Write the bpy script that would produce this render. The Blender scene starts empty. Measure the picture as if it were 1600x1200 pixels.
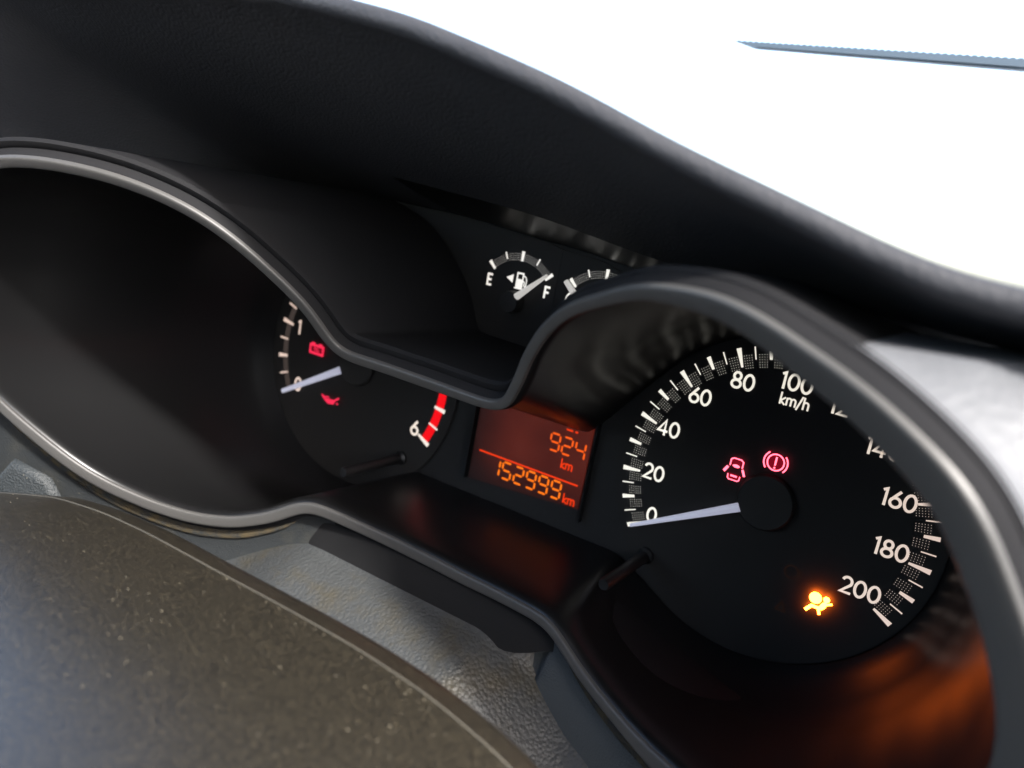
import bpy, bmesh, math, random
from mathutils import Vector, Matrix
random.seed(7)
PI = math.pi
sc = bpy.context.scene
COL = sc.collection
S = 0.046            # metres per dial radius: every coordinate below is in dial radii
def V(p):            # dial frame (x across, y up, z toward the driver) -> world metres
    return Vector((p[0]*S, -p[2]*S, p[1]*S))

# ------------------------------------------------------------------ camera
cam = bpy.data.cameras.new('camera'); co = bpy.data.objects.new('camera', cam); COL.objects.link(co)
R0 = ((0.83233, 0.17865, -0.52470), (0.26028, -0.96175, 0.08543), (-0.48936, -0.20767, -0.84699))
ax = [V(r) / S for r in R0]
m = Matrix.Identity(4)
for i in range(3):
    m[i][0] = ax[0][i]; m[i][1] = -ax[1][i]; m[i][2] = -ax[2][i]; m[i][3] = V((0.9614, 1.5023, 5.1559))[i]
co.matrix_world = m
cam.sensor_width = 36; cam.lens = 1251.2/1600*36
cam.clip_start = 0.005; cam.clip_end = 500
cam.dof.use_dof = True; cam.dof.focus_distance = 4.8*S; cam.dof.aperture_fstop = 13.0
sc.camera = co

# ------------------------------------------------------------------ light
EXPO = 2.45
SUN = Vector(V((1.5, 1.7, 1.0))).normalized()      # toward the sun
elev = math.asin(SUN.z)
w = bpy.data.worlds.new('World'); sc.world = w; w.use_nodes = True
nt = w.node_tree; sky = nt.nodes.new('ShaderNodeTexSky'); sky.sky_type = 'NISHITA'; sky.sun_disc = False
sky.sun_elevation = elev; sky.sun_rotation = math.atan2(SUN.x, SUN.y)
sky.air_density = 1.0; sky.dust_density = 2.5; sky.ozone_density = 1.0
nt.links.new(sky.outputs[0], nt.nodes['Background'].inputs[0]); nt.nodes['Background'].inputs[1].default_value = 0.15
sl = bpy.data.lights.new('sun', 'SUN'); sl.energy = 2.0; sl.angle = math.radians(4); sl.color = (1.0, 0.97, 0.93)
so = bpy.data.objects.new('sun', sl); COL.objects.link(so)
so.rotation_euler = SUN.to_track_quat('Z', 'Y').to_euler(); so.location = SUN*2
sc.view_settings.view_transform = 'Standard'; sc.view_settings.look = 'None'
sc.view_settings.exposure = EXPO; sc.view_settings.gamma = 1
try: sc.view_settings.use_curve_mapping = False
except Exception: pass
EM = 2.0**-EXPO      # brings an on-screen brightness back to scene light

# ------------------------------------------------------------------ materials
def mat(name, col, rough=.5, metal=0.0, spec=.5, bump=None, var=None, emit=None, estr=0.0, coat=0.0):
    """bump: list of (kind, scale per metre, strength, distance); var: (scale, amount, second colour)"""
    M = bpy.data.materials.new(name); M.use_nodes = True
    n = M.node_tree.nodes; l = M.node_tree.links; b = n['Principled BSDF']
    b.inputs['Base Color'].default_value = (*col, 1); b.inputs['Roughness'].default_value = rough
    b.inputs['Metallic'].default_value = metal; b.inputs['Specular IOR Level'].default_value = spec
    b.inputs['Coat Weight'].default_value = coat
    tc = n.new('ShaderNodeNewGeometry')
    prev = None
    for kind, scale, strength, dist in (bump or []):
        if kind == 'leather':
            t = n.new('ShaderNodeTexVoronoi'); t.feature = 'SMOOTH_F1'; t.inputs['Scale'].default_value = scale
            t.inputs['Smoothness'].default_value = .45
            nz = n.new('ShaderNodeTexNoise'); nz.inputs['Scale'].default_value = scale*.8
            mx = n.new('ShaderNodeMix'); mx.data_type = 'VECTOR'; mx.inputs['Factor'].default_value = .0003
            l.new(tc.outputs['Position'], mx.inputs['A']); l.new(nz.outputs['Color'], mx.inputs['B'])
            l.new(tc.outputs['Position'], nz.inputs['Vector']); l.new(mx.outputs['Result'], t.inputs['Vector'])
            out = t.outputs['Distance']; inv = True
        else:
            t = n.new('ShaderNodeTexNoise'); t.inputs['Scale'].default_value = scale; t.inputs['Detail'].default_value = 3
            l.new(tc.outputs['Position'], t.inputs['Vector']); out = t.outputs['Fac']; inv = False
        bp = n.new('ShaderNodeBump'); bp.inputs['Strength'].default_value = strength; bp.inputs['Distance'].default_value = dist
        bp.invert = inv
        l.new(out, bp.inputs['Height'])
        if prev: l.new(prev, bp.inputs['Normal'])
        prev = bp.outputs['Normal']
    if prev: l.new(prev, b.inputs['Normal'])
    if var:
        scale, lo, hi, col2 = var
        t = n.new('ShaderNodeTexNoise'); t.inputs['Scale'].default_value = scale; t.inputs['Detail'].default_value = 6
        t.inputs['Roughness'].default_value = .65
        l.new(tc.outputs['Position'], t.inputs['Vector'])
        mr = n.new('ShaderNodeMapRange'); mr.inputs['From Min'].default_value = lo; mr.inputs['From Max'].default_value = hi
        l.new(t.outputs['Fac'], mr.inputs['Value'])
        mx = n.new('ShaderNodeMix'); mx.data_type = 'RGBA'
        mx.inputs['A'].default_value = (*col, 1); mx.inputs['B'].default_value = (*col2, 1)
        l.new(mr.outputs['Result'], mx.inputs['Factor']); l.new(mx.outputs['Result'], b.inputs['Base Color'])
    if emit:
        b.inputs['Emission Color'].default_value = (*emit, 1); b.inputs['Emission Strength'].default_value = estr*EM
    return M

M = {}
M['dial'] = mat('black_dial_print', (.019, .0175, .0165), .6, spec=.3, bump=[('noise', 9000, .05, .0001)])
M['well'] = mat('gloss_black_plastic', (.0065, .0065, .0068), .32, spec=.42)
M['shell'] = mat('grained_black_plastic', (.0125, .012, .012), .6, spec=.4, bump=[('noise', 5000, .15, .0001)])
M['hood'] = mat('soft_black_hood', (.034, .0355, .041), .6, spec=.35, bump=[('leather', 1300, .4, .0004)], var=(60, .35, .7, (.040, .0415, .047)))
M['trim'] = mat('satin_silver_paint', (.082, .080, .077), .48, metal=.3, bump=[('noise', 9000, .04, .0001)])
M['rim'] = mat('black_rim', (.012, .012, .013), .8, spec=.15)
M['leather'] = mat('grey_leather_grain', (.045, .0475, .048), .5, spec=.4, bump=[('leather', 900, .5, .0005), ('noise', 3000, .2, .0002)], var=(40, .52, .74, (.055, .047, .030)))
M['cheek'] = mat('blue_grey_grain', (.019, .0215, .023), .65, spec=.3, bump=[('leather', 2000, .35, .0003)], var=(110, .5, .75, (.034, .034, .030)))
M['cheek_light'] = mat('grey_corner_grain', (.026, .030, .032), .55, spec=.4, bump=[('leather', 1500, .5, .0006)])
M['cheek_right'] = mat('grey_cheek_grain', (.050, .057, .060), .6, spec=.3, bump=[('leather', 1700, .35, .0003)])  # cheek grain in a lighter colour, lifted to offset the ring's shadow
M['recess'] = mat('dull_black_recess', (.011, .011, .0115), .9, spec=.15)
M['dust'] = mat('yellow_brown_dust', (.024, .027, .028), .85, spec=.2, bump=[('noise', 3000, .5, .0004)], var=(260, .38, .62, (.065, .05, .027)))
M['side'] = mat('light_grey_trim', (.10, .104, .112), .55, bump=[('leather', 700, .3, .0004)])
M['cover'] = mat('dusty_brown_black_plastic', (.0105, .0092, .0072), .31, spec=.9,
                 bump=[('noise', 6000, .25, .0002)], var=(2200, .47, .72, (.054, .045, .029)))
M['seam'] = mat('pale_seam', (.055, .050, .038), .7)
M['fleck'] = mat('pale_fleck', (.15, .13, .09), .8)
M['needle'] = mat('white_needle', (.72, .72, .80), .4, emit=(.62, .62, .80), estr=.42)
M['needle_grey'] = mat('clear_needle', (.62, .60, .58), .22, emit=(.62, .59, .55), estr=.75)
M['hub'] = mat('black_hub', (.017, .0157, .0148), .6)
M['button'] = mat('black_button', (.0075, .0075, .008), .5)
M['wiper'] = mat('blue_grey_wiper', (.075, .108, .145), .6)
M['glass'] = None
def lit(name, col, s): return mat(name, (.0, .0, .0), .6, spec=.1, emit=col, estr=s)
M['red'] = lit('red_lamp', (1.0, .03, .09), 1.1)
M['pink'] = lit('pink_red_lamp', (1.0, .105, .16), 4.2)
M['redfill'] = lit('dim_red_lens', (.26, .004, .015), .75)
M['redband'] = lit('red_band', (1.0, .006, .012), .95)
M['amber'] = lit('amber_lamp', (1.0, .155, .010), 60.0)
M['amberfill'] = lit('amber_lens_edge', (1.0, .09, .0), .5)
M['unlit'] = lit('unlit_amber_lens', (.020, .009, .006), 1.0)
M['orange'] = lit('orange_segment', (1.0, .19, .010), 1.1)
M['orangered'] = lit('orange_red_segment', (1.0, .12, .012), 1.0)
M['redline'] = lit('red_line', (1.0, .05, .008), .95)
M['greyband'] = lit('brown_grey_band', (.055, .042, .037), 1.0)

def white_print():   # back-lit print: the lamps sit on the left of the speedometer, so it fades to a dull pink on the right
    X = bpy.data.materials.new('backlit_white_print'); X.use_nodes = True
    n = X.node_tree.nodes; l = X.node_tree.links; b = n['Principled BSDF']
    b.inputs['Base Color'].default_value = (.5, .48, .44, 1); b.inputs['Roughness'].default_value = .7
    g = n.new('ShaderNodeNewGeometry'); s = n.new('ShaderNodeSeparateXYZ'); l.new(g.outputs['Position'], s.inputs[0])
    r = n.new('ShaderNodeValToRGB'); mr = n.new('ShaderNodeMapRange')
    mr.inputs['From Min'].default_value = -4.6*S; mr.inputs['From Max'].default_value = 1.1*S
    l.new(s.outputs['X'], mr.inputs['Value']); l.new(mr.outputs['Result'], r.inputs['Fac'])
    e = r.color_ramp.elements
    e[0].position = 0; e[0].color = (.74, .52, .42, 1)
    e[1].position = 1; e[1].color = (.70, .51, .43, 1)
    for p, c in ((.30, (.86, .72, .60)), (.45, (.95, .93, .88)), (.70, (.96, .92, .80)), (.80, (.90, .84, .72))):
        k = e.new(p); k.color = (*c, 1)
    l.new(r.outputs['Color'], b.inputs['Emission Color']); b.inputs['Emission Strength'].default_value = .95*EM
    return X
M['white'] = white_print()

def lcd():           # the display's own back light: a little brighter along the middle
    X = bpy.data.materials.new('backlit_red_screen'); X.use_nodes = True
    n = X.node_tree.nodes; l = X.node_tree.links; b = n['Principled BSDF']
    b.inputs['Base Color'].default_value = (.02, .006, .004, 1); b.inputs['Roughness'].default_value = .5
    g = n.new('ShaderNodeNewGeometry'); t = n.new('ShaderNodeTexNoise'); t.inputs['Scale'].default_value = 45
    l.new(g.outputs['Position'], t.inputs['Vector'])
    r = n.new('ShaderNodeValToRGB'); l.new(t.outputs['Fac'], r.inputs['Fac'])
    e = r.color_ramp.elements
    e[0].position = .3; e[0].color = (.050, .0045, .002, 1); e[1].position = .72; e[1].color = (.105, .0125, .006, 1)
    s = n.new('ShaderNodeSeparateXYZ'); l.new(g.outputs['Position'], s.inputs[0])
    k = n.new('ShaderNodeMapRange'); k.interpolation_type = 'SMOOTHSTEP'
    k.inputs['From Min'].default_value = -.60*S; k.inputs['From Max'].default_value = -.22*S
    k.inputs['To Min'].default_value = .18*EM; k.inputs['To Max'].default_value = .92*EM
    l.new(s.outputs['Z'], k.inputs['Value'])
    k2 = n.new('ShaderNodeMapRange'); k2.interpolation_type = 'SMOOTHSTEP'; mu = n.new('ShaderNodeMath'); mu.operation = 'MULTIPLY'
    k2.inputs['From Min'].default_value = -2.30*S; k2.inputs['From Max'].default_value = -1.95*S; k2.inputs['To Min'].default_value = .12
    l.new(s.outputs['X'], k2.inputs['Value']); l.new(k.outputs['Result'], mu.inputs[0]); l.new(k2.outputs['Result'], mu.inputs[1])
    l.new(r.outputs['Color'], b.inputs['Emission Color']); l.new(mu.outputs[0], b.inputs['Emission Strength'])
    return X
M['lcd'] = lcd()

def pane():
    X = bpy.data.materials.new('windscreen_glass'); X.use_nodes = True
    n = X.node_tree.nodes; l = X.node_tree.links
    n.remove(n['Principled BSDF'])
    t = n.new('ShaderNodeBsdfTransparent'); g = n.new('ShaderNodeBsdfGlossy'); g.inputs['Roughness'].default_value = .03
    mx = n.new('ShaderNodeMixShader'); mx.inputs[0].default_value = .04
    l.new(t.outputs[0], mx.inputs[1]); l.new(g.outputs[0], mx.inputs[2]); l.new(mx.outputs[0], n['Material Output'].inputs[0])
    return X
M['glass'] = pane()

# ------------------------------------------------------------------ mesh and object helpers
class MB:
    def __init__(s): s.v = []; s.f = []
    def add(s, vs, fs):
        o = len(s.v); s.v += [tuple(p) for p in vs]; s.f += [tuple(i+o for i in f) for f in fs]; return s
    def poly(s, pts, z): return s.add([(p[0], p[1], z) for p in pts], [tuple(range(len(pts)))])
    def plate(s, pts, z0, z1):      # flat outline (counter-clockwise) with thickness
        n = len(pts)
        return s.add([(p[0], p[1], z0) for p in pts]+[(p[0], p[1], z1) for p in pts],
                     [tuple(range(n, 2*n)), tuple(range(n-1, -1, -1))]+[(i, (i+1) % n, n+(i+1) % n, n+i) for i in range(n)])
    def ribbon(s, pts, wd, z, closed=False, w2=None):
        n = len(pts); L = []; Rr = []
        for i in range(n):
            a = Vector(pts[i-1] if (i or closed) else pts[i]); b = Vector(pts[(i+1) % n] if (i < n-1 or closed) else pts[i]); p = Vector(pts[i])
            d1 = (p-a); d2 = (b-p)
            d1 = d1.normalized() if d1.length > 1e-9 else d2.normalized(); d2 = d2.normalized() if d2.length > 1e-9 else d1
            t = (d1+d2); t = t.normalized() if t.length > 1e-6 else d1
            k = 1/max(.55, t.dot(d1)); ww = wd if w2 is None else wd+(w2-wd)*i/(n-1)
            nn = Vector((-t.y, t.x))*ww*.5*k
            L.append((p.x+nn.x, p.y+nn.y, z)); Rr.append((p.x-nn.x, p.y-nn.y, z))
        m_ = n if closed else n-1
        return s.add(L+Rr, [(i, n+i, n+(i+1) % n, (i+1) % n) for i in range(m_)])
    def grid(s, rows, closed_u=False, closed_v=False):
        nu = len(rows); nv = len(rows[0]); vs = [p for r in rows for p in r]; fs = []
        for i in range(nu if closed_u else nu-1):
            for j in range(nv if closed_v else nv-1):
                a = i*nv+j; b = i*nv+(j+1) % nv; c = ((i+1) % nu)*nv+(j+1) % nv; d = ((i+1) % nu)*nv+j
                fs.append((a, b, c, d))
        return s.add(vs, fs)
    def build(s, name, m_, root=None, smooth=False, kind=None, label=None, sharp=None):
        base = root_loc(root) if root is not None else sum((V(p) for p in s.v), Vector())/len(s.v)
        me = bpy.data.meshes.new(name)
        me.from_pydata([tuple(V(p)-base) for p in s.v], [], s.f)
        bm = bmesh.new(); bm.from_mesh(me); bmesh.ops.recalc_face_normals(bm, faces=bm.faces); bm.to_mesh(me); bm.free()
        me.materials.append(m_)
        if smooth:
            for p in me.polygons: p.use_smooth = True
            if sharp: me.set_sharp_from_angle(angle=math.radians(sharp))
        o = bpy.data.objects.new(name, me); COL.objects.link(o)
        if root is not None: o.parent = root
        else: o.location = base
        if kind: o['kind'] = kind
        if label: o['label'] = label
        return o
def root_loc(o):
    p = Vector((0, 0, 0))
    while o is not None: p = p+o.location; o = o.parent
    return p
def thing(name, label, cat, at, group=None):
    o = bpy.data.objects.new(name, None); COL.objects.link(o); o.location = V(at); o.empty_display_size = .01
    o['label'] = label; o['category'] = cat
    if group: o['group'] = group
    return o
def ell(cx, cy, rx, ry=None, n=28, a0=0, a1=2*PI, rot=0.0):
    ry = rx if ry is None else ry; out = []
    full = abs(a1-a0-2*PI) < 1e-6
    for i in range(n if full else n+1):
        a = a0+(a1-a0)*i/n; x = rx*math.cos(a); y = ry*math.sin(a)
        out.append((cx+x*math.cos(rot)-y*math.sin(rot), cy+x*math.sin(rot)+y*math.cos(rot)))
    return out
def smooth(a, n):
    for _ in range(n):
        a = [tuple((a[i-1][k]+2*a[i][k]+a[(i+1) % len(a)][k])/4 for k in range(len(a[0]))) for i in range(len(a))]
    return a
def sstep(x, a, b):
    t = max(0, min(1, (x-a)/(b-a))); return t*t*(3-2*t)
def interp(x, xs, ys):
    if x <= xs[0]: return ys[0]
    for i in range(len(xs)-1):
        if x <= xs[i+1]:
            t = (x-xs[i])/(xs[i+1]-xs[i]); return ys[i]+(ys[i+1]-ys[i])*t
    return ys[-1]
def finterp(x, xs, ys, r=.12):      # the same, rounded
    return sum(interp(x+k*r/3, xs, ys) for k in range(-3, 4))/7

# ------------------------------------------------------------------ housing: two round wells joined by a bridge
CX = (0.0, -3.54)
def zb(x, y): return 1.20+.41*y+.42*((x+1.77)/1.77)**2+.18*y*y
TRIM = [(-4.057,1.256),(-3.876,1.285),(-3.705,1.292),(-3.538,1.286),(-3.374,1.266),(-3.216,1.228),(-3.062,1.171),(-2.919,1.083),(-2.797,0.974),(-2.658,0.830),(-2.594,0.758),(-2.545,0.686),(-2.509,0.605),(-2.480,0.521),(-2.448,0.478),(-2.399,0.456),(-2.330,0.453),(-2.188,0.451),(-1.903,0.439),(-1.614,0.434),(-1.397,0.433),(-1.252,0.443),(-1.176,0.474),(-1.122,0.538),(-1.091,0.604),(-1.033,0.728),(-0.968,0.833),(-0.805,1.020),(-0.641,1.142),(-0.487,1.216),(-0.316,1.275),(-0.163,1.308),(-0.024,1.322),(0.103,1.325),(0.222,1.319),(0.333,1.300),(0.461,1.258),(0.591,1.218),(0.695,1.177),(0.775,1.134),(0.864,1.082),(0.949,1.031),(1.023,0.967),(1.107,0.838),(1.190,0.710),(1.257,0.579),(1.309,0.457),(1.358,0.302),(1.375,0.100),(1.350,-0.150),(1.260,-0.420),(1.100,-0.700),(0.860,-0.920),(0.570,-1.060),(0.300,-1.110),(0.072,-1.115),(-0.063,-1.109),(-0.207,-1.085),(-0.357,-1.052),(-0.504,-1.006),(-0.653,-0.939),(-0.756,-0.870),(-0.824,-0.839),(-0.888,-0.835),(-1.088,-0.848),(-1.535,-0.873),(-1.946,-0.859),(-2.350,-0.831),(-2.678,-0.799),(-2.764,-0.791),(-2.830,-0.790),(-2.912,-0.831),(-3.124,-0.972),(-3.400,-1.086),(-3.669,-1.116),(-3.929,-1.084),(-4.176,-1.008),(-4.351,-0.922),(-4.513,-0.793),(-4.660,-0.637),(-4.790,-0.471),(-4.880,-0.280),(-4.930,-0.050),(-4.910,0.200),(-4.830,0.500),(-4.680,0.780),(-4.470,1.020),(-4.250,1.180)]
def resample(pts, n):
    L = [0]
    for i in range(len(pts)): L.append(L[-1]+math.dist(pts[i], pts[(i+1) % len(pts)]))
    out = []; j = 0
    for k in range(n):
        s_ = L[-1]*k/n
        while L[j+1] < s_: j += 1
        t = (s_-L[j])/(L[j+1]-L[j]); a = pts[j]; b = pts[(j+1) % len(pts)]
        out.append(tuple(a[q]+(b[q]-a[q])*t for q in range(len(a))))
    return out
N = 480
loop = smooth(resample(TRIM, N), 10)
def tuck(x, y):      # the band is broad on the far right and leans in over the dial
    k = .028*sstep(x, .1, .7)*sstep(y, -.6, .2)+.022*sstep(y, .45, .7)*sstep(x, -1.15, -1.0)*sstep(-x, .1, .45); d = math.hypot(x, y); return (x-x/d*k, y-y/d*k) if k > 0 else (x, y)
loop = [tuck(x, y) for x, y in loop]
C = [Vector((x, y, zb(x, y))) for x, y in loop]
def frame(i):
    t = (C[(i+1) % N]-C[i-1]).normalized(); x, y = C[i].x, C[i].y
    n_ = Vector((-.84*(x+1.77)/1.77**2, -(.41+.36*y), 1)).normalized()
    o = n_.cross(t).normalized()
    return t, n_, o      # loop runs clockwise, so o points out of the opening
FR = [frame(i) for i in range(N)]
def half(x, y): return .037-.007*sstep(x, -1.8, -1.0)+.056*sstep(x, -.4, .95)+.006*sstep(-y, .3, 1.0)
HW = [half(x, y) for x, y in loop]
def ringx(x): return 0 if x > -1.77 else 1
def bridge_w(x, y):      # 1 along the straight bridge, 0 on the round wells
    lo, hi = (-2.45, -1.17) if y > -.2 else (-2.85, -.85)
    d = max(lo-x, x-hi, 0); return 1-sstep(d, .0, .22)
def well_bottom(p, r):
    x, y = p.x, p.y; c = CX[ringx(x)]; d = math.hypot(x-c, y)
    rx, ry = c+(x-c)/d*r, y/d*r
    if y > -.2: bx, by = interp(x, [-2.45, -1.17], [-2.50, -1.31]), .055
    else: bx, by = interp(x, [-2.85, -.85], [-2.80, -.92]), -.72
    k = bridge_w(x, y)
    return (rx+(bx-rx)*k, ry+(by-ry)*k)
BOT = smooth([well_bottom(p, 1.065) for p in C], 6)
MID = smooth([well_bottom(p, 1.21) for p in C], 6)
housing = thing('instrument_housing', 'black twin-dial instrument housing edged with a satin silver trim line', 'dashboard housing', (-1.77, 0, 0))
inner = []
for i in range(N):
    t, n_, o = FR[i]; p = C[i]
    hw = HW[i]; lip0 = p-o*(hw-.007)-n_*.006; lip1 = p-o*(hw+.014)-n_*.02; lip2 = p-o*(hw+.024)-n_*.07
    k = bridge_w(p.x, p.y)
    zm = .30
    mid = Vector((MID[i][0], MID[i][1], zm)); b = Vector((BOT[i][0], BOT[i][1], .0))
    if k > 0:
        q = b.lerp(lip2, .3); mid = mid.lerp(Vector((q.x, q.y, zm)), k)
    w1 = mid.lerp(lip2, .5); w1 = w1
    inner.append([tuple(v) for v in (lip0, lip1, lip2, lip2.lerp(w1, .5), w1, w1.lerp(mid, .5), mid, mid.lerp(b, .5), b)])
MB().grid(inner, closed_u=True).build('well_wall', M['well'], housing, True, sharp=50)
trim = []
for i in range(N):
    t, n_, o = FR[i]; p = C[i]; prof = []
    for k in range(15):
        a = PI*k/14; ca = math.cos(a); sg = 1 if ca >= 0 else -1
        prof.append(tuple(p+o*(HW[i]*sg*abs(ca)**.55)+n_*(.030*(math.sin(a)**.38 if 0 < k < 14 else 0)-.012)))
    trim.append(prof)
MB().grid(trim, closed_u=True).build('trim_band', M['trim'], housing, True, label='raised satin silver trim band')
outer = []
for i in range(N):
    t, n_, o = FR[i]; p = C[i]
    hw = HW[i]; q = sstep(p.x, -1.25, -1.0); e = .034-.032*q
    l0 = p+o*(hw-.007)-n_*.008; l1 = p+o*(hw+.003)-n_*.03; l2 = p+o*(hw+.008)-n_*.075
    l3 = p+o*(hw+.018-.007*q)-n_*.070; l4 = p+o*(hw+.018-.006*q+e)-n_*.074; l5 = p+o*(hw+.026-.010*q+e)-n_*.10
    up = sstep(p.y, -.3, .2)
    f = l5+o*.0; f = Vector((f.x, f.y, .02))
    f.y += -.03*bridge_w(p.x, p.y)*up
    outer.append([tuple(v) for v in (l0, l1, l2, l3, l4, l5, l5.lerp(f, .33), l5.lerp(f, .66), f)])
MB().grid(outer, closed_u=True).build('outer_rim', M['rim'], housing, True, sharp=40)
MB().plate([(-5.6, -1.7), (1.5, -1.7), (1.5, 1.0), (1.2, 1.22), (0, 1.26), (-1.0, 1.36), (-2.6, 1.6), (-5.0, 1.6), (-5.6, 1.0)], -.12, -.02).build('back_panel', M['shell'], housing)
for x0, y0, x1, y1 in ((-2.325, -.60, -2.275, .2), (-1.255, -.6, -1.235, .2)):
    MB().plate([(x0, y0), (x1, y0), (x1, y1), (x0, y1)], -.03, .035).build('divider_bar', M['well'], housing)

# ------------------------------------------------------------------ lettering, drawn with strokes
def glyph(ch, x, y, h):
    """list of (points, closed) for one character, lower left at x, y, height h; returns also its advance"""
    P = lambda *q: [(x+a*h, y+b_*h) for a, b_ in q]
    E = lambda cx, cy, rx, ry, a0=0, a1=360: [(x+(cx+rx*math.cos(math.radians(a0+(a1-a0)*k/20)))*h, y+(cy+ry*math.sin(math.radians(a0+(a1-a0)*k/20)))*h) for k in range(21 if abs(a1-a0) < 360 else 20)]
    if ch == '0': return [(E(.33, .5, .27, .44), True)], .72
    if ch == '1': return [(P((.02, .83), (.20, .94), (.20, .0)), False)], .38
    if ch == '2': return [(E(.30, .68, .24, .26, 165, -35)+P((.06, .055), (.60, .055)), False)], .68
    if ch == '4': return [(P((.66, .27), (.05, .27), (.47, .94), (.47, 0)), False)], .74
    if ch == '6': return [(E(.33, .31, .26, .255), True), (P((.50, .97), (.30, .70), (.115, .43)), False)], .70
    if ch == '8': return [(E(.32, .72, .20, .215), True), (E(.32, .27, .26, .225), True)], .70
    if ch == 'k': return [(P((.08, 1), (.08, 0)), False), (P((.46, .62), (.10, .28), (.48, 0)), False)], .52
    if ch == 'm': return [(P((.08, .64), (.08, 0)), False), (P((.08, .42))+E(.25, .42, .17, .19, 180, 0)+P((.42, 0)), False), (P((.42, .42))+E(.59, .42, .17, .19, 180, 0)+P((.76, 0)), False)], .90
    if ch == '/': return [(P((.0, -.14), (.36, 1.02)), False)], .42
    if ch == 'h': return [(P((.08, 1), (.08, 0)), False), (P((.08, .40))+E(.27, .42, .19, .20, 180, 0)+P((.46, 0)), False)], .56
    if ch == 'E': return [(P((.50, .945), (.07, .945), (.07, .055), (.50, .055)), False), (P((.07, .5), (.44, .5)), False)], .6
    if ch == 'F': return [(P((.52, .945), (.07, .945), (.07, 0)), False), (P((.07, .5), (.44, .5)), False)], .6
    return [], .4
def text(s, cx, cy, h, wd, z, mb=None):
    mb = mb or MB(); adv = [glyph(c, 0, 0, h)[1]*h for c in s]; x = cx-sum(adv)/2+.03*h; y = cy-h/2
    for c, a in zip(s, adv):
        for pts, cl in glyph(c, x, y, h)[0]: mb.ribbon(pts, wd, z, cl); z += .0006
        x += a
    return mb
def polar(c, r, a): return (c[0]+r*math.sin(a), c[1]+r*math.cos(a))
def tick(c, a, r0, r1, w0, w1, z):
    t = Vector((math.cos(a), -math.sin(a))); p0 = Vector(polar(c, r0, a)); p1 = Vector(polar(c, r1, a))
    q = [p0+t*w0/2, p0-t*w0/2, p1-t*w1/2, p1+t*w1/2]
    return MB().plate([(v.x, v.y) for v in reversed(q)] if True else q, z-.004, z)
def dots(c, a0, a1, r0, r1, rows, cols, size, z, gaps):
    b = MB()
    for j in range(rows):
        r = r0+(r1-r0)*j/(rows-1)
        for k in range(cols):
            a = a0+(a1-a0)*(k+.5)/cols
            if any(abs(a-g) < gw for g, gw in gaps): continue
            p = polar(c, r, a); b.poly(ell(p[0], p[1], size, n=5), z)
    return b
def needle(mb, c, a, r0, r1, w0, w1, z0, z1, ridge=.02):
    t = Vector((math.cos(a), -math.sin(a))); d = Vector((math.sin(a), math.cos(a))); c = Vector(c)
    vs = []
    for r, wd in ((r0, w0), (r1, w1)):
        p = c+d*r
        for u, z in ((-.5, z0), (-.42, z1), (0, z1+ridge), (.42, z1), (.5, z0)):
            q = p+t*wd*u; vs.append((q.x, q.y, z))
    return mb.add(vs, [(i, i+1, 6+i, 5+i) for i in range(4)]+[(4, 0, 5, 9), (0, 4, 3, 2, 1), (5, 6, 7, 8, 9)])
def hub(c, r, z1, a):
    b = MB(); n = 40
    prof = ((r*1.0, 0), (r, z1*.75), (r*.93, z1), (r*.3, z1*1.02))
    rows = [[(p[0], p[1], z) for p in ell(c[0], c[1], rr, n=n)] for rr, z in prof]
    b.grid(rows, closed_v=True); b.f.append(tuple(range(3*n, 4*n)))
    return b
Zp = .010
D2R = math.radians
def disc(c, r, z0, z1, n=96):
    return MB().plate(ell(c[0], c[1], r, n=n), z0, z1)

# ------------------------------------------------------------------ speedometer
A0 = 2.0785
sp = thing('speedometer', 'round black speedometer scaled 0 to 200 km/h with white needle resting at zero', 'speedometer', (0, 0, 0))
disc((0, 0), 1.055, -.015, .004).build('dial', M['dial'], sp)
def sa(v): return (v-100)/100*A0
for i in range(41):
    v = i*5; a = sa(v)
    if v % 20 == 0: tb = tick((0, 0), a, .875, 1.0, .013, .031, Zp)
    elif v % 10 == 0: tb = tick((0, 0), a, .912, 1.0, .017, .027, Zp)
    else: tb = tick((0, 0), a, .915, .998, .0065, .0075, Zp)
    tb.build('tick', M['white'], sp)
gaps = [(sa(v), .020 if v % 20 == 0 else (.021 if v % 10 == 0 else .010)) for v in range(0, 201, 5)]
d1 = dots((0, 0), sa(0), sa(200), .864, .945, 6, 240, .0023, Zp-.001, gaps)
d1.build('dotted_scale', M['white'], sp, kind='stuff')
NUM = {0: (-.718, -.355), 20: (-.770, -.058), 40: (-.737, .270), 60: (-.577, .544), 80: (-.327, .715), 100: (-.000, .790),
       120: (.318, .720), 140: (.575, .540), 160: (.730, .268), 180: (.764, -.036), 200: (.667, -.340)}
for v, p in NUM.items():
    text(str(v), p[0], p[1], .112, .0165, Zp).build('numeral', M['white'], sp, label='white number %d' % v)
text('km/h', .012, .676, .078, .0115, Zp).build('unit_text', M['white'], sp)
hub((0, 0), .185, .055, 0).build('needle_hub', M['hub'], sp, True, sharp=40)
needle(MB(), (0, 0), sa(0), .165, .955, .062, .024, .052, .068, .004).build('needle', M['needle'], sp)

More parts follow.
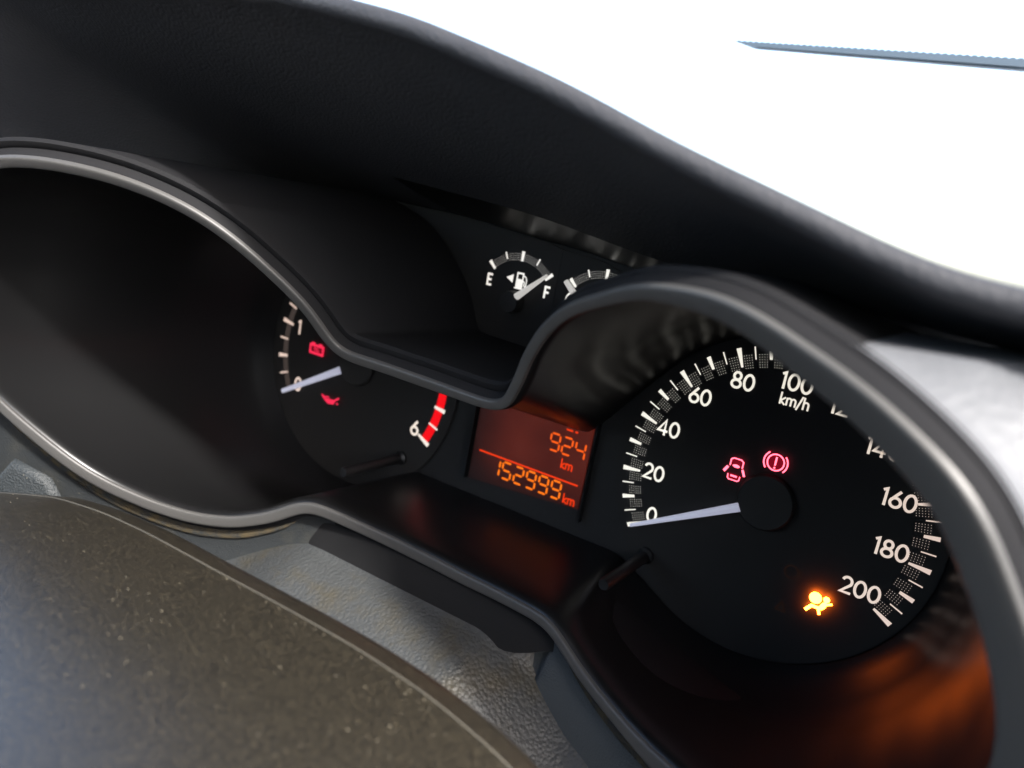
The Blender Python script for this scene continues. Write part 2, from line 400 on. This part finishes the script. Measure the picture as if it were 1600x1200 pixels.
def stroke_lamp(root, name, label, m_, items, fill=None, fm=None):
    b = MB(); z = Zp+(.022 if m_ is M['amber'] else .018)
    for kind, pts, wd in items:
        if kind == 'l': b.ribbon(pts, wd, z)
        elif kind == 'c': b.ribbon(pts, wd, z, True)
        else: b.poly(pts, z)
        z += .0007
    o = b.build(name, m_, root, label=label)
    if fill:
        f = MB(); zz = Zp-.003
        for pts in fill: f.poly(pts, zz); zz += .0005
        f.build('lens', fm, o)
    return o
DOOR = [('l', [(-.274, .163), (-.274, .206), (-.258, .217), (-.210, .217), (-.193, .206), (-.193, .163)], .0085),
        ('f', ell(-.2335, .168, .024, .0105), 0),
        ('l', [(-.305, .115), (-.284, .154)], .018), ('l', [(-.189, .157), (-.168, .116)], .015),
        ('l', [(-.274, .107), (-.271, .080), (-.262, .073), (-.205, .073), (-.196, .080), (-.194, .107)], .0075),
        ('l', [(-.256, .100), (-.212, .100)], .0125)]
stroke_lamp(sp, 'warning_lamp', 'pink-red open-door warning lamp', M['pink'], DOOR,
            [[(-.279, .168), (-.277, .210), (-.26, .222), (-.208, .222), (-.189, .210), (-.188, .168)], [(-.279, .11), (-.275, .078), (-.262, .068), (-.205, .068), (-.192, .078), (-.189, .11)]], M['redfill'])
BR = [('c', ell(-.0005, .2697, .0525, n=32), .0095),
      ('l', ell(-.0005, .2697, .0745, n=12, a0=D2R(130), a1=D2R(222)), .0095),
      ('l', ell(-.0005, .2697, .0745, n=12, a0=D2R(-42), a1=D2R(44)), .0095),
      ('l', [(-.0005, .306), (-.0005, .249)], .0115), ('f', ell(-.0005, .2345, .0065, n=10), 0)]
stroke_lamp(sp, 'warning_lamp', 'pink-red brake warning lamp with exclamation mark', M['pink'], BR,
            [ell(-.0005, .2697, .057, n=32), ell(-.0005, .2697, .081, .081, 14, D2R(126), D2R(226))+ell(-.0005, .2697, .066, .066, 14, D2R(226), D2R(126)),
             ell(-.0005, .2697, .081, .081, 14, D2R(-46), D2R(48))+ell(-.0005, .2697, .066, .066, 14, D2R(48), D2R(-46))], M['redfill'])
AB = [('f', ell(.439, -.485, .0375), 0), ('f', ell(.503, -.472, .0195), 0),
      ('f', ell(.493, -.519, .032, .0165, rot=D2R(66)), 0), ('l', [(.508, -.503), (.541, -.487)], .013),
      ('l', [(.466, -.530), (.484, -.581)], .016), ('l', [(.398, -.581), (.428, -.540), (.470, -.541)], .020)]
stroke_lamp(sp, 'warning_lamp', 'glowing amber airbag warning lamp', M['amber'], AB)
MB().ribbon(ell(.259, -.388, .042, n=24), .008, Zp, True).ribbon(ell(.259, -.388, .058, n=8, a0=-.6, a1=.6), .006, Zp).build('unlit_lamp', M['unlit'], sp)
MB().ribbon([(.222, -.66), (.252, -.60), (.282, -.66)], .008, Zp, True).build('unlit_lamp', M['unlit'], sp)

# ------------------------------------------------------------------ tachometer
tc = (-3.5427, 0.0)
ta = thing('tachometer', 'round black rev counter with red end zone and needle at zero, left of the display', 'rev counter', (tc[0], 0, 0))
disc(tc, 1.055, -.015, .004).build('dial', M['dial'], ta)
def taa(v): return (v-3)/3*2.0704
for i in range(25):
    v = i*.25; a = taa(v)
    if i % 4 == 0: tb = tick(tc, a, .845, .975, .020, .036, Zp)
    elif i % 2 == 0: tb = tick(tc, a, .868, .975, .022, .034, Zp)
    else: tb = tick(tc, a, .875, .970, .013, .015, Zp)
    tb.build('tick', M['white'], ta)
def band(c, r0, r1, a0, a1, z, n):
    rows = [[(*polar(c, r, a0+(a1-a0)*k/n), z) for k in range(n+1)] for r in (r0, r1)]
    return MB().grid(rows)
band(tc, .878, .955, taa(4.72), taa(5.985), Zp-.004, 24).build('red_zone', M['redband'], ta)
band(tc, .865, .925, taa(0.02), taa(4.70), Zp-.004, 60).build('scale_band', M['greyband'], ta)
for v in range(7):
    a = taa(v); p = polar(tc, .755, a)
    p = {0: (-4.222, -.358), 1: (-4.290, .156), 6: (-2.849, -.361)}.get(v, p)
    if v in (3, 5): continue
    text(str(v), p[0], p[1], .128, .021, Zp).build('numeral', M['white'], ta, label='white number %d' % v)
hub(tc, .185, .055, 0).build('needle_hub', M['hub'], ta, True, sharp=40)
needle(MB(), tc, taa(0)-.01, .18, .93, .066, .040, .052, .068, .004).build('needle', M['needle'], ta)
BAT = [('c', [(-4.108, .046), (-3.955, .046), (-3.955, -.024), (-4.108, -.024)], .021), ('f', [(-4.095, .05), (-4.055, .05), (-4.055, .07), (-4.095, .07)], 0),
       ('f', [(-4.008, .05), (-3.968, .05), (-3.968, .07), (-4.008, .07)], 0),
       ('l', [(-4.066, .022), (-4.010, .022), (-4.060, .002), (-3.998, .002)], .010)]
stroke_lamp(ta, 'warning_lamp', 'red battery warning lamp', M['red'], BAT, [[(-4.11, .05), (-3.953, .05), (-3.953, -.027), (-4.11, -.027)]], M['redfill'])
OIL = [('l', [(-3.897, -.362), (-3.85, -.398), (-3.806, -.420)], .018), ('l', [(-3.872, -.374), (-3.808, -.367)], .012),
       ('f', [(-3.842, -.386), (-3.812, -.424), (-3.745, -.415), (-3.738, -.376), (-3.79, -.392)], 0), ('l', [(-3.842, -.388), (-3.738, -.378)], .010),
       ('l', [(-3.748, -.398), (-3.724, -.366), (-3.689, -.344)], .015), ('f', ell(-3.704, -.398, .010, n=10), 0)]
stroke_lamp(ta, 'warning_lamp', 'red oil-can warning lamp', M['red'], OIL)

# ------------------------------------------------------------------ fuel and temperature gauges
fc = (-2.121, .8528)
fg = thing('fuel_gauge', 'small fuel gauge marked E to F with needle at full and pump symbol', 'fuel gauge', (*fc, 0))
MB().plate([(-2.62, .5), (-1.80, .5), (-1.80, 1.30), (-1.95, 1.335), (-2.25, 1.335), (-2.62, 1.28)], -.019, .003).build('dial', M['dial'], fg)
FA, FS = -.8146, 1.6354
def small_scale(root, c):
    for k in range(5):
        a = FA+FS*k/4
        (tick(c, a, .305, .378, .018, .025, Zp) if k % 2 == 0 else tick(c, a, .325, .378, .0085, .0095, Zp)).build('tick', M['white'], root)
    dots(c, FA, FA+FS, .312, .357, 4, 38, .0023, Zp-.002, [(FA+FS*k/4, .05 if k % 2 == 0 else .028) for k in range(5)]).build('dotted_scale', M['white'], root, kind='stuff')
small_scale(fg, fc)
text('E', -2.372, .974, .088, .0165, Zp).build('letter', M['white'], fg, label='white letter E')
text('F', -1.864, .975, .088, .0165, Zp).build('letter', M['white'], fg, label='white letter F')
MB().poly([(-2.2275, 1.0195), (-2.1685, 1.0515), (-2.1685, .9875)], Zp).build('arrow', M['white'], fg)
b = MB(); x0, x1, y0, y1 = -2.140, -2.078, .958, 1.075
for q in ([(x0, y0), (x1, y0), (x1, 1.026), (x0, 1.026)], [(x0, 1.026), (x0+.012, 1.026), (x0+.012, y1), (x0, y1)], [(x1-.012, 1.026), (x1, 1.026), (x1, y1), (x1-.012, y1)], [(x0+.012, 1.062), (x1-.012, 1.062), (x1-.012, y1), (x0+.012, y1)], [(x0-.008, y0-.008), (x1+.008, y0-.008), (x1+.008, y0), (x0-.008, y0)]): b.poly(q, Zp)
b.ribbon([(-2.078, 1.056), (-2.058, 1.046), (-2.050, 1.028), (-2.050, .985), (-2.058, .976), (-2.066, .985), (-2.066, 1.01), (-2.078, 1.014)], .0085, Zp+.001)
b.build('pump_symbol', M['white'], fg)
hub(fc, .082, .10, 0).build('needle_hub', M['hub'], fg, True, sharp=40)
needle(MB(), fc, FA+FS+.02, .07, .375, .056, .020, .085, .10, .014).build('needle', M['needle_grey'], fg)
gc = (-1.4195, .8528)
tg = thing('temperature_gauge', 'small coolant gauge beside the fuel gauge, half hidden by the silver-edged ring', 'temperature gauge', (*gc, 0))
MB().plate([(-1.798, .5), (-1.0, .5), (-1.0, 1.06), (-1.2, 1.2), (-1.5, 1.28), (-1.798, 1.30)], -.019, .003).build('dial', M['dial'], tg)
small_scale(tg, gc)
MB().ribbon(ell(-1.643, .965, .055, .052, 12, D2R(150), D2R(40)), .016, Zp).ribbon(ell(-1.643, .965, .055, .052, 12, D2R(150), D2R(320)), .014, Zp+.0008).build('letter', M['white'], tg, label='white letter C')
hub(gc, .082, .10, 0).build('needle_hub', M['hub'], tg, True, sharp=40)
needle(MB(), gc, FA-.02, .07, .36, .066, .036, .085, .10, .010).build('needle', M['needle_grey'], tg)

# ------------------------------------------------------------------ trip display
ds = thing('trip_display', 'orange-lit display between the dials reading 924 km over 152999 km', 'display', (-1.77, -.2, 0))
MB().plate([(-2.255, -.60), (-1.275, -.52), (-1.275, .22), (-2.255, .22)], -.015, .002).build('screen', M['lcd'], ds)
MB().plate([(-2.194, -.353), (-1.312, -.353), (-1.312, -.341), (-2.194, -.341)], .004, .007).build('dividing_line', M['redline'], ds)
SEG = {'0': 'abcdef', '1': 'bc', '2': 'abged', '4': 'fgbc', '5': 'afgcd', '9': 'abcdfg'}
def digit(ch, cx, cy, wd, h, t, z):
    b = MB(); x0, x1, y0, y1, ym = cx-wd/2, cx+wd/2, cy-h/2, cy+h/2, cy; g = t*.35
    L = {'a': ((x0+g, y1), (x1-g, y1)), 'd': ((x0+g, y0), (x1-g, y0)), 'g': ((x0+g, ym), (x1-g, ym)), 'f': ((x0, ym+g), (x0, y1-g)), 'b': ((x1, ym+g), (x1, y1-g)), 'e': ((x0, y0+g), (x0, ym-g)), 'c': ((x1, y0+g), (x1, ym-g))}
    for s in SEG[ch]:
        p, q = Vector(L[s][0]), Vector(L[s][1]); d = (q-p).normalized(); n_ = Vector((-d.y, d.x))*t/2; e = d*t*.42
        b.poly([(v.x, v.y) for v in (p, p+e-n_, q-e-n_, q, q-e+n_, p+e+n_)], z)
    return b
for ch, x in zip('152999', (-2.026, -1.921, -1.810, -1.700, -1.590, -1.480)):
    digit(ch, x, -.434, .077, .130, .0165, .006).build('digit', M['orange'], ds, label='orange digit %s of the lower reading' % ch)
for ch, x in zip('924', (-1.562, -1.457, -1.349)):
    digit(ch, x, -.086, .077, .128, .0160, .006).build('digit', M['orangered'], ds, label='orange-red digit %s of the upper reading' % ch)
text('km', -1.430, -.222, .076, .0115, .006).build('unit_text', M['redline'], ds)
text('km', -1.358, -.472, .076, .0115, .006).build('unit_text', M['redline'], ds)
for x, wd in ((-1.462, .055), (-1.405, .022)):
    MB().poly([(x-wd/2, .030), (x+wd/2, .030), (x+wd/2, .044), (x-wd/2, .044)], .006).build('segment', M['redline'], ds)

# ------------------------------------------------------------------ reset buttons
def rod(at, label, zl):
    t = thing('reset_button', label, 'button', (*at, 0), 'push buttons below the display')
    b = MB(); n = 24
    rows = [[(p[0], p[1], z) for p in ell(at[0], at[1], r, n=n)] for r, z in ((.060, .0), (.060, .03), (.042, .05), (.042, zl-.02), (.034, zl))]
    b.grid(rows, closed_v=True); b.f.append(tuple(range(4*n, 5*n)))
    b.build('stalk', M['button'], t, True, sharp=40)
    return t
t0 = rod((-2.94, -.655), 'black push-button stalk below the number 6 of the rev counter', .70)
t1 = t0.copy(); COL.objects.link(t1); t1.location = V((-.695, -.655, 0)); t1['label'] = 'black push-button stalk below the zero of the speedometer'
for ch in t0.children:
    k = ch.copy(); COL.objects.link(k); k.parent = t1

# ------------------------------------------------------------------ hood over the dials
hx = [-7.2, -6.5, -6.0, -5.4, -4.6, -1.95, -1.6, -1.27, -1.07, -.76, -.48, -.21, -.02, .14, .31, .46, .61, .75, .87, 1.0, 1.4, 2.2]
hy = [-2.5, -.8, .6, 1.75, 2.32, 2.26, 2.21, 2.16, 2.11, 2.03, 1.95, 1.855, 1.79, 1.745, 1.695, 1.65, 1.605, 1.565, 1.545, 1.54, 1.53, 1.50]
bxs = [-7.2, -6.5, -6, -5.4, -4.6, -3.6, -2.6, -2.08, -1.77, -1.4, -1.0, -.4, .3, .8, 2.2]
bys = [-3, -1.4, -.3, .8, 1.30, 1.42, 1.40, 1.345, 1.335, 1.30, 1.24, 1.20, 1.17, 1.20, 1.2]
hd = thing('binnacle_hood', 'black padded hood arching over the dials against the white windscreen', 'dashboard hood', (-1.77, 1.5, 1.0))
rows = []; NX = 420
ph = [(random.uniform(9, 42), random.random()*6.3) for _ in range(9)]
def ripple(x, s_): return .0008*sum(math.sin(f_*x+p_+s_*f_*.9) for f_, p_ in ph)/2
for i in range(NX+1):
    x = -7.0+9.2*i/NX; yl = finterp(x, hx, hy, .15)-.035; yb_ = finterp(x, bxs, bys, .25)
    zl = 2.6; rl = .045
    prof = []
    for k in range(13):                       # underside from the gauge panel out to the lip
        t = k/12; z = .02+(zl-.02)*t
        yy = yb_+(yl-rl-yb_)*(.25*t+.75*t**1.5)
        cl = [zb(x, y_) for y_ in (1.3,)][0]
        prof.append((x, yy, z))
    for k in range(1, 9):                     # rolled lip
        a = -PI/2+PI*k/9; prof.append((x, yl+(rl+ripple(x, k))*math.sin(a), zl+(rl+ripple(x, k))*math.cos(a)))
    for k in range(9):                        # top, falling away toward the windscreen
        t = k/8; prof.append((x, yl+rl-.30*t, zl-4.0*t))
    rows.append(prof)
a_ = [i for i, r_ in enumerate(rows) if -2.75 < r_[0][0] < .35]
hs = MB().grid([r_[4:] for r_ in rows]).grid([r_[:5] for r_ in rows[:a_[0]+1]]).grid([r_[:5] for r_ in rows[a_[-1]:]])
hs.build('hood_shell', M['hood'], hd, True)
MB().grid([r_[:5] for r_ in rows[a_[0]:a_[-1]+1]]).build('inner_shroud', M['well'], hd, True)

# ------------------------------------------------------------------ dashboard around the housing
dash = thing('dashboard', 'grained grey dashboard below and beside the dials', 'dashboard', (-1.77, -1.2, .8))
low = [i for i in range(N)]
def lower_strip(i0, i1, prof):
    rows = []
    i = i0
    while True:
        t, n_, o = FR[i % N]; p = C[i % N]; rows.append([tuple(q) for q in prof(p, n_, o)])
        if i % N == i1 % N: break
        i += 1
    return rows
def near(x, y): return min(range(N), key=lambda i: (C[i].x-x)**2+(C[i].y-y)**2)
i_rt, i_rb, i_lb, i_lt = near(.42, 1.27), near(-.80, -.85), near(-2.86, -.80), near(-4.9, .9)
def cheek(p, n_, o):
    d = Vector((o.x, o.y, 0)).normalized()
    a = p+o*.10-n_*.09
    return [a, a+d*.06-Vector((0, 0, .03)), a+d*.16-Vector((0, .02, .02)), a+d*.40+Vector((0, -.12, .02)), a+d*.9+Vector((0, -.35, .0)), a+d*1.6+Vector((0, -.8, -.3))]
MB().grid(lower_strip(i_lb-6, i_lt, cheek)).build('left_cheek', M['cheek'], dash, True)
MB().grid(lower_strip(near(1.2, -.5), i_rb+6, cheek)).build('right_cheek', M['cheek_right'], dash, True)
def ledge(p, n_, o):
    d = Vector((o.x, o.y, 0)).normalized(); a = p+o*.172-n_*.012
    return [a, a+d*.045-n_*.012]
for i0, i1 in ((near(-3.0, -.9), near(-4.7, -.55)), (near(.25, -1.1), near(-.72, -.90))):
    rows = lower_strip(i0, i1, lambda p, n_, o: [p+o*.104-n_*.085+Vector((o.x, o.y, 0))*k for k in range(4)])
    for q, r_ in enumerate(rows):
        u = math.sin(PI*q/(len(rows)-1))**.6; a_ = Vector(r_[0]); d_ = Vector(r_[1])-a_
        rows[q] = [tuple(a_+d_*(.024*u*k)+Vector((0, 0, .006*math.sin(PI*k/3)))) for k in range(4)]
    MB().grid(rows).build('dust_line', M['dust'], dash, True)
# dark step below the bridge and the grained pad in front of it
rows = []
for k in range(41):
    x = -3.30+2.75*k/40
    e = max(sstep(x, -2.75, -3.35) if x < -2.75 else 0, sstep(x, -1.0, -.4) if x > -1.0 else 0)
    e = sstep(-x, 2.75, 3.4)+sstep(x, -1.05, -.35)
    y0 = -.95-.05*e
    bt = interp(x, [-3.5, -3.12, -2.85, -.85, -.65, -.36], [-1.12, -.98, -.81, -.85, -.96, -1.07]); tp = sstep(x, -3.30, -2.75)*sstep(-x, .62, 1.12); top_ = Vector((x, bt-.13, .95))
    rows.append([tuple(top_.lerp(Vector(q), tp)) for q in [(x, min(y0+.06, bt-.09), .92), (x, min(y0+.02, bt-.11), .99), (x, -1.03-.08*e, 1.03-.03*e), (x, -1.11-.12*e, 1.06-.06*e), (x, -1.16-.12*e, 1.07-.06*e)]])
MB().grid(rows).build('recess_step', M['recess'], dash, True)
rows = []
for k in range(61):
    x = -3.45+3.0*k/60
    e = sstep(-x, 2.7, 3.5)+1.6*sstep(x, -1.35, -.60)
    prof = []
    for q in range(15):
        t = q/14
        y = -1.105-.30*t-.9*t*t-e*(.14+.25*t); z = 1.055+1.15*t-.35*t*t*0-.10*e
        prof.append((x+.25*e*t*(1 if x > -1.9 else -1), y, z))
    bt = interp(x, [-3.5, -3.12, -2.85, -.85, -.65, -.36], [-1.12, -.98, -.81, -.85, -.96, -1.07])
    lim = lambda q, o_: (q[0], min(q[1], bt-o_), q[2])
    prof = [lim(q, .22+.01*j) for j, q in enumerate(prof)]
    rows.append([(x, bt-.12, .90-.04*e), (x, bt-.18, 1.0-.08*e)]+prof)
MB().grid(rows).build('knee_pad', M['leather'], dash, True)
cl = [(-4.84, -.90, 2.10), (-4.60, -1.0, 1.96), (-4.42, -1.35, 1.85), (-4.80, -1.9, 2.0), (-5.25, -1.45, 2.22)]
cc = Vector((-4.82, -1.35, 2.06))
nrm = (Vector(cl[1])-Vector(cl[3])).cross(Vector(cl[2])-Vector(cl[0])).normalized()
if nrm.z < 0: nrm = -nrm
ring_ = [[tuple(Vector(p)+nrm*.03) for p in cl], [tuple(Vector(p)*.97+cc*.03+nrm*.075) for p in cl], [tuple(Vector(p)*.85+cc*.15+nrm*.085) for p in cl], [tuple(cc*.999+Vector(p)*.001+nrm*.09) for p in cl]]
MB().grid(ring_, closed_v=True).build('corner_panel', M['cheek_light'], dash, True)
rows = []
def side(p, n_, o):
    d = Vector((o.x, o.y, 0)).normalized(); a = p+o*(half(p.x, p.y)+.020)-n_*.085
    q = [a, a+d*.03-Vector((0, 0, .06)), a+d*.14-Vector((0, 0, .14)), a+d*.5-Vector((0, 0, .38)), a+d*1.6-Vector((0, 0, 1.1))]
    for v in q: v.y = min(v.y, 1.30+.06*max(0, v.x-.4))
    return q
MB().grid(lower_strip(i_rt, near(1.36, .0), side)).build('side_panel', M['side'], dash, True)

# ------------------------------------------------------------------ steering column cover
ex = [-5.2, -4.4, -3.79, -3.28, -2.94, -2.54, -2.18, -1.93, -1.66, -1.36, -1.09, -.8, -.46, -.15, 0, .15, .4, .7]
ey = [-1.7, -.95, -.67, -.51, -.41, -.345, -.318, -.312, -.308, -.300, -.295, -.295, -.318, -.38, -.43, -.51, -.72, -1.2]
cv = thing('steering_column_cover', 'dusty brown-black steering column cover in the lower left foreground', 'column cover', (-1.77, -.8, 3.2))
def edge(x): return finterp(x, ex, ey, .10)
rows = []; strip = []; seam = []
for k in range(121):
    x = -5.1+5.75*k/120; y = edge(x); e1 = y+.035
    rows.append([(x, e1+.0, 2.90)]+[(x+(.0)*t, e1+.05*t-.45*t*t, 2.90+2.1*t) for t in [q/16 for q in range(1, 17)]])
    strip.append([(x, y-1.2, 2.60), (x, y-.25, 2.70), (x, y-.03, 2.735), (x, y, 2.76), (x, y+.012, 2.80), (x, e1-.004, 2.892)])
    seam.append([(x, e1-.004, 2.892), (x, e1+.002, 2.894), (x, e1+.002, 2.899), (x, e1, 2.901)])
MB().grid(rows).build('upper_shell', M['cover'], cv, True)
MB().grid(strip).build('rear_band', M['cover'], cv, True)
MB().grid(seam).build('parting_seam', M['seam'], cv, True)
b = MB()
nests = [(random.uniform(-4.3, .3), random.random()**1.4, random.uniform(.05, .35)) for _ in range(26)]
for k in range(1700):
    x = random.uniform(-4.6, .5); t = random.random()**1.5
    if k % 5 < 2:
        q = random.choice(nests); x = random.gauss(q[0], q[2]); t = min(.95, max(0, random.gauss(q[1], q[2]*.4))); z = 2.93+1.9*t; u = (z-2.9)/2.1; y = edge(x)+.035+.05*u-.45*u*u+.002
    r = random.uniform(.0009, .0026)*random.choice((1, 1, 1, 1, 1, 2)); an = random.random()*PI; q = []
    for j in range(5):
        a = an+2*PI*j/5; q.append((x+r*math.cos(a)*random.uniform(.6, 1.3), y+random.uniform(0, .004), z+r*math.sin(a)))
    b.add(q, [(0, 1, 2, 3, 4)])
fl = b.build('dust_specks', M['fleck'], None, kind='stuff'); fl['label'] = 'pale dust specks lying on the steering column cover'; fl['category'] = 'dust'

# ------------------------------------------------------------------ windscreen and wiper
def ws_z(y): return -3.08-(5.5-y)*.95+(5.5-3.46)*.95
rows = [[(x, y, ws_z(y)-.10) for y in (-1.0, 1, 3, 5, 8)] for x in (-9, -5, -1, 3, 7)]
wsn = thing('windscreen', 'clear windscreen glass behind the hood, blown out white', 'windscreen', (-1, 3, -4))
MB().grid(rows).build('glass_pane', M['glass'], wsn)
wp = thing('wiper', 'blue-grey wiper blade lying across the white windscreen at upper right', 'wiper', (-1.9, 3.5, -3))
b = MB(); front = [(-1.99, 3.523)]; n = 62
top = []
for k in range(n*4+1):
    x = -1.95+3.6*k/(n*4); y = 3.515-.0105*(x+1.95); top.append((x, y+.012*abs(math.sin(PI*k/4))))
bot = [(1.65, 3.385), (.55, 3.402), (-1.75, 3.458)]
out = front+top+bot
b.plate(list(reversed(out)), -3.06, -3.0); b.build('blade', M['wiper'], wp)
b = MB(); b.plate([(-1.70, 3.466), (1.6, 3.405), (1.6, 3.43), (-1.70, 3.485)], -2.999, -2.985); b.build('spine', M['wiper'], wp)

# ------------------------------------------------------------------ unseen cabin slabs added to dim the inside, pale yard added to whiten outside
def slab(name, label, cat, m_, lo, hi):
    b = MB(); x0, y0, z0 = lo; x1, y1, z1 = hi
    nx, ny = 8, 8
    b.add([(x, y, z) for z in (z0, z1) for y in (y0, y1) for x in (x0, x1)], [(0, 1, 3, 2), (4, 6, 7, 5), (0, 4, 5, 1), (2, 3, 7, 6), (0, 2, 6, 4), (1, 5, 7, 3)])
    o = b.build(name, m_); o['label'] = label; o['category'] = cat; return o
M['lining'] = mat('dark_grey_lining', (.20, .20, .205), .9)  # plain grey for the unseen slabs added to hold back skylight
M['yard'] = mat('pale_concrete', (.72, .71, .68), .9, bump=[('noise', 8, .3, .02)], var=(1.2, .3, .8, (.66, .65, .62)))  # pale ground added so the view below the horizon burns out white
slab('roof_lining', 'dark grey roof lining of the cabin above the dashboard', 'roof lining', M['lining'], (-15, 18, -7), (10, 18.6, 32))
slab('bulkhead', 'dark grey cabin bulkhead behind the seats', 'bulkhead', M['lining'], (-15, -14, 24), (10, 18, 24.8))
slab('door_panel', 'dark grey lower door panel at the right of the cabin', 'door panel', M['lining'], (9.2, -14, -5), (10, 2, 24))
slab('door_panel', 'dark grey lower door panel at the left of the cabin', 'door panel', M['lining'], (-15.8, -14, -5), (-15, 1, 24))
g = MB(); g.grid([[(x, -24, z) for z in (-9000, -2000, -400, -60, -9)] for x in (-8000, -1000, -100, 0, 100, 1000, 8000)])
g.build('ground', M['yard'], None, kind='structure')
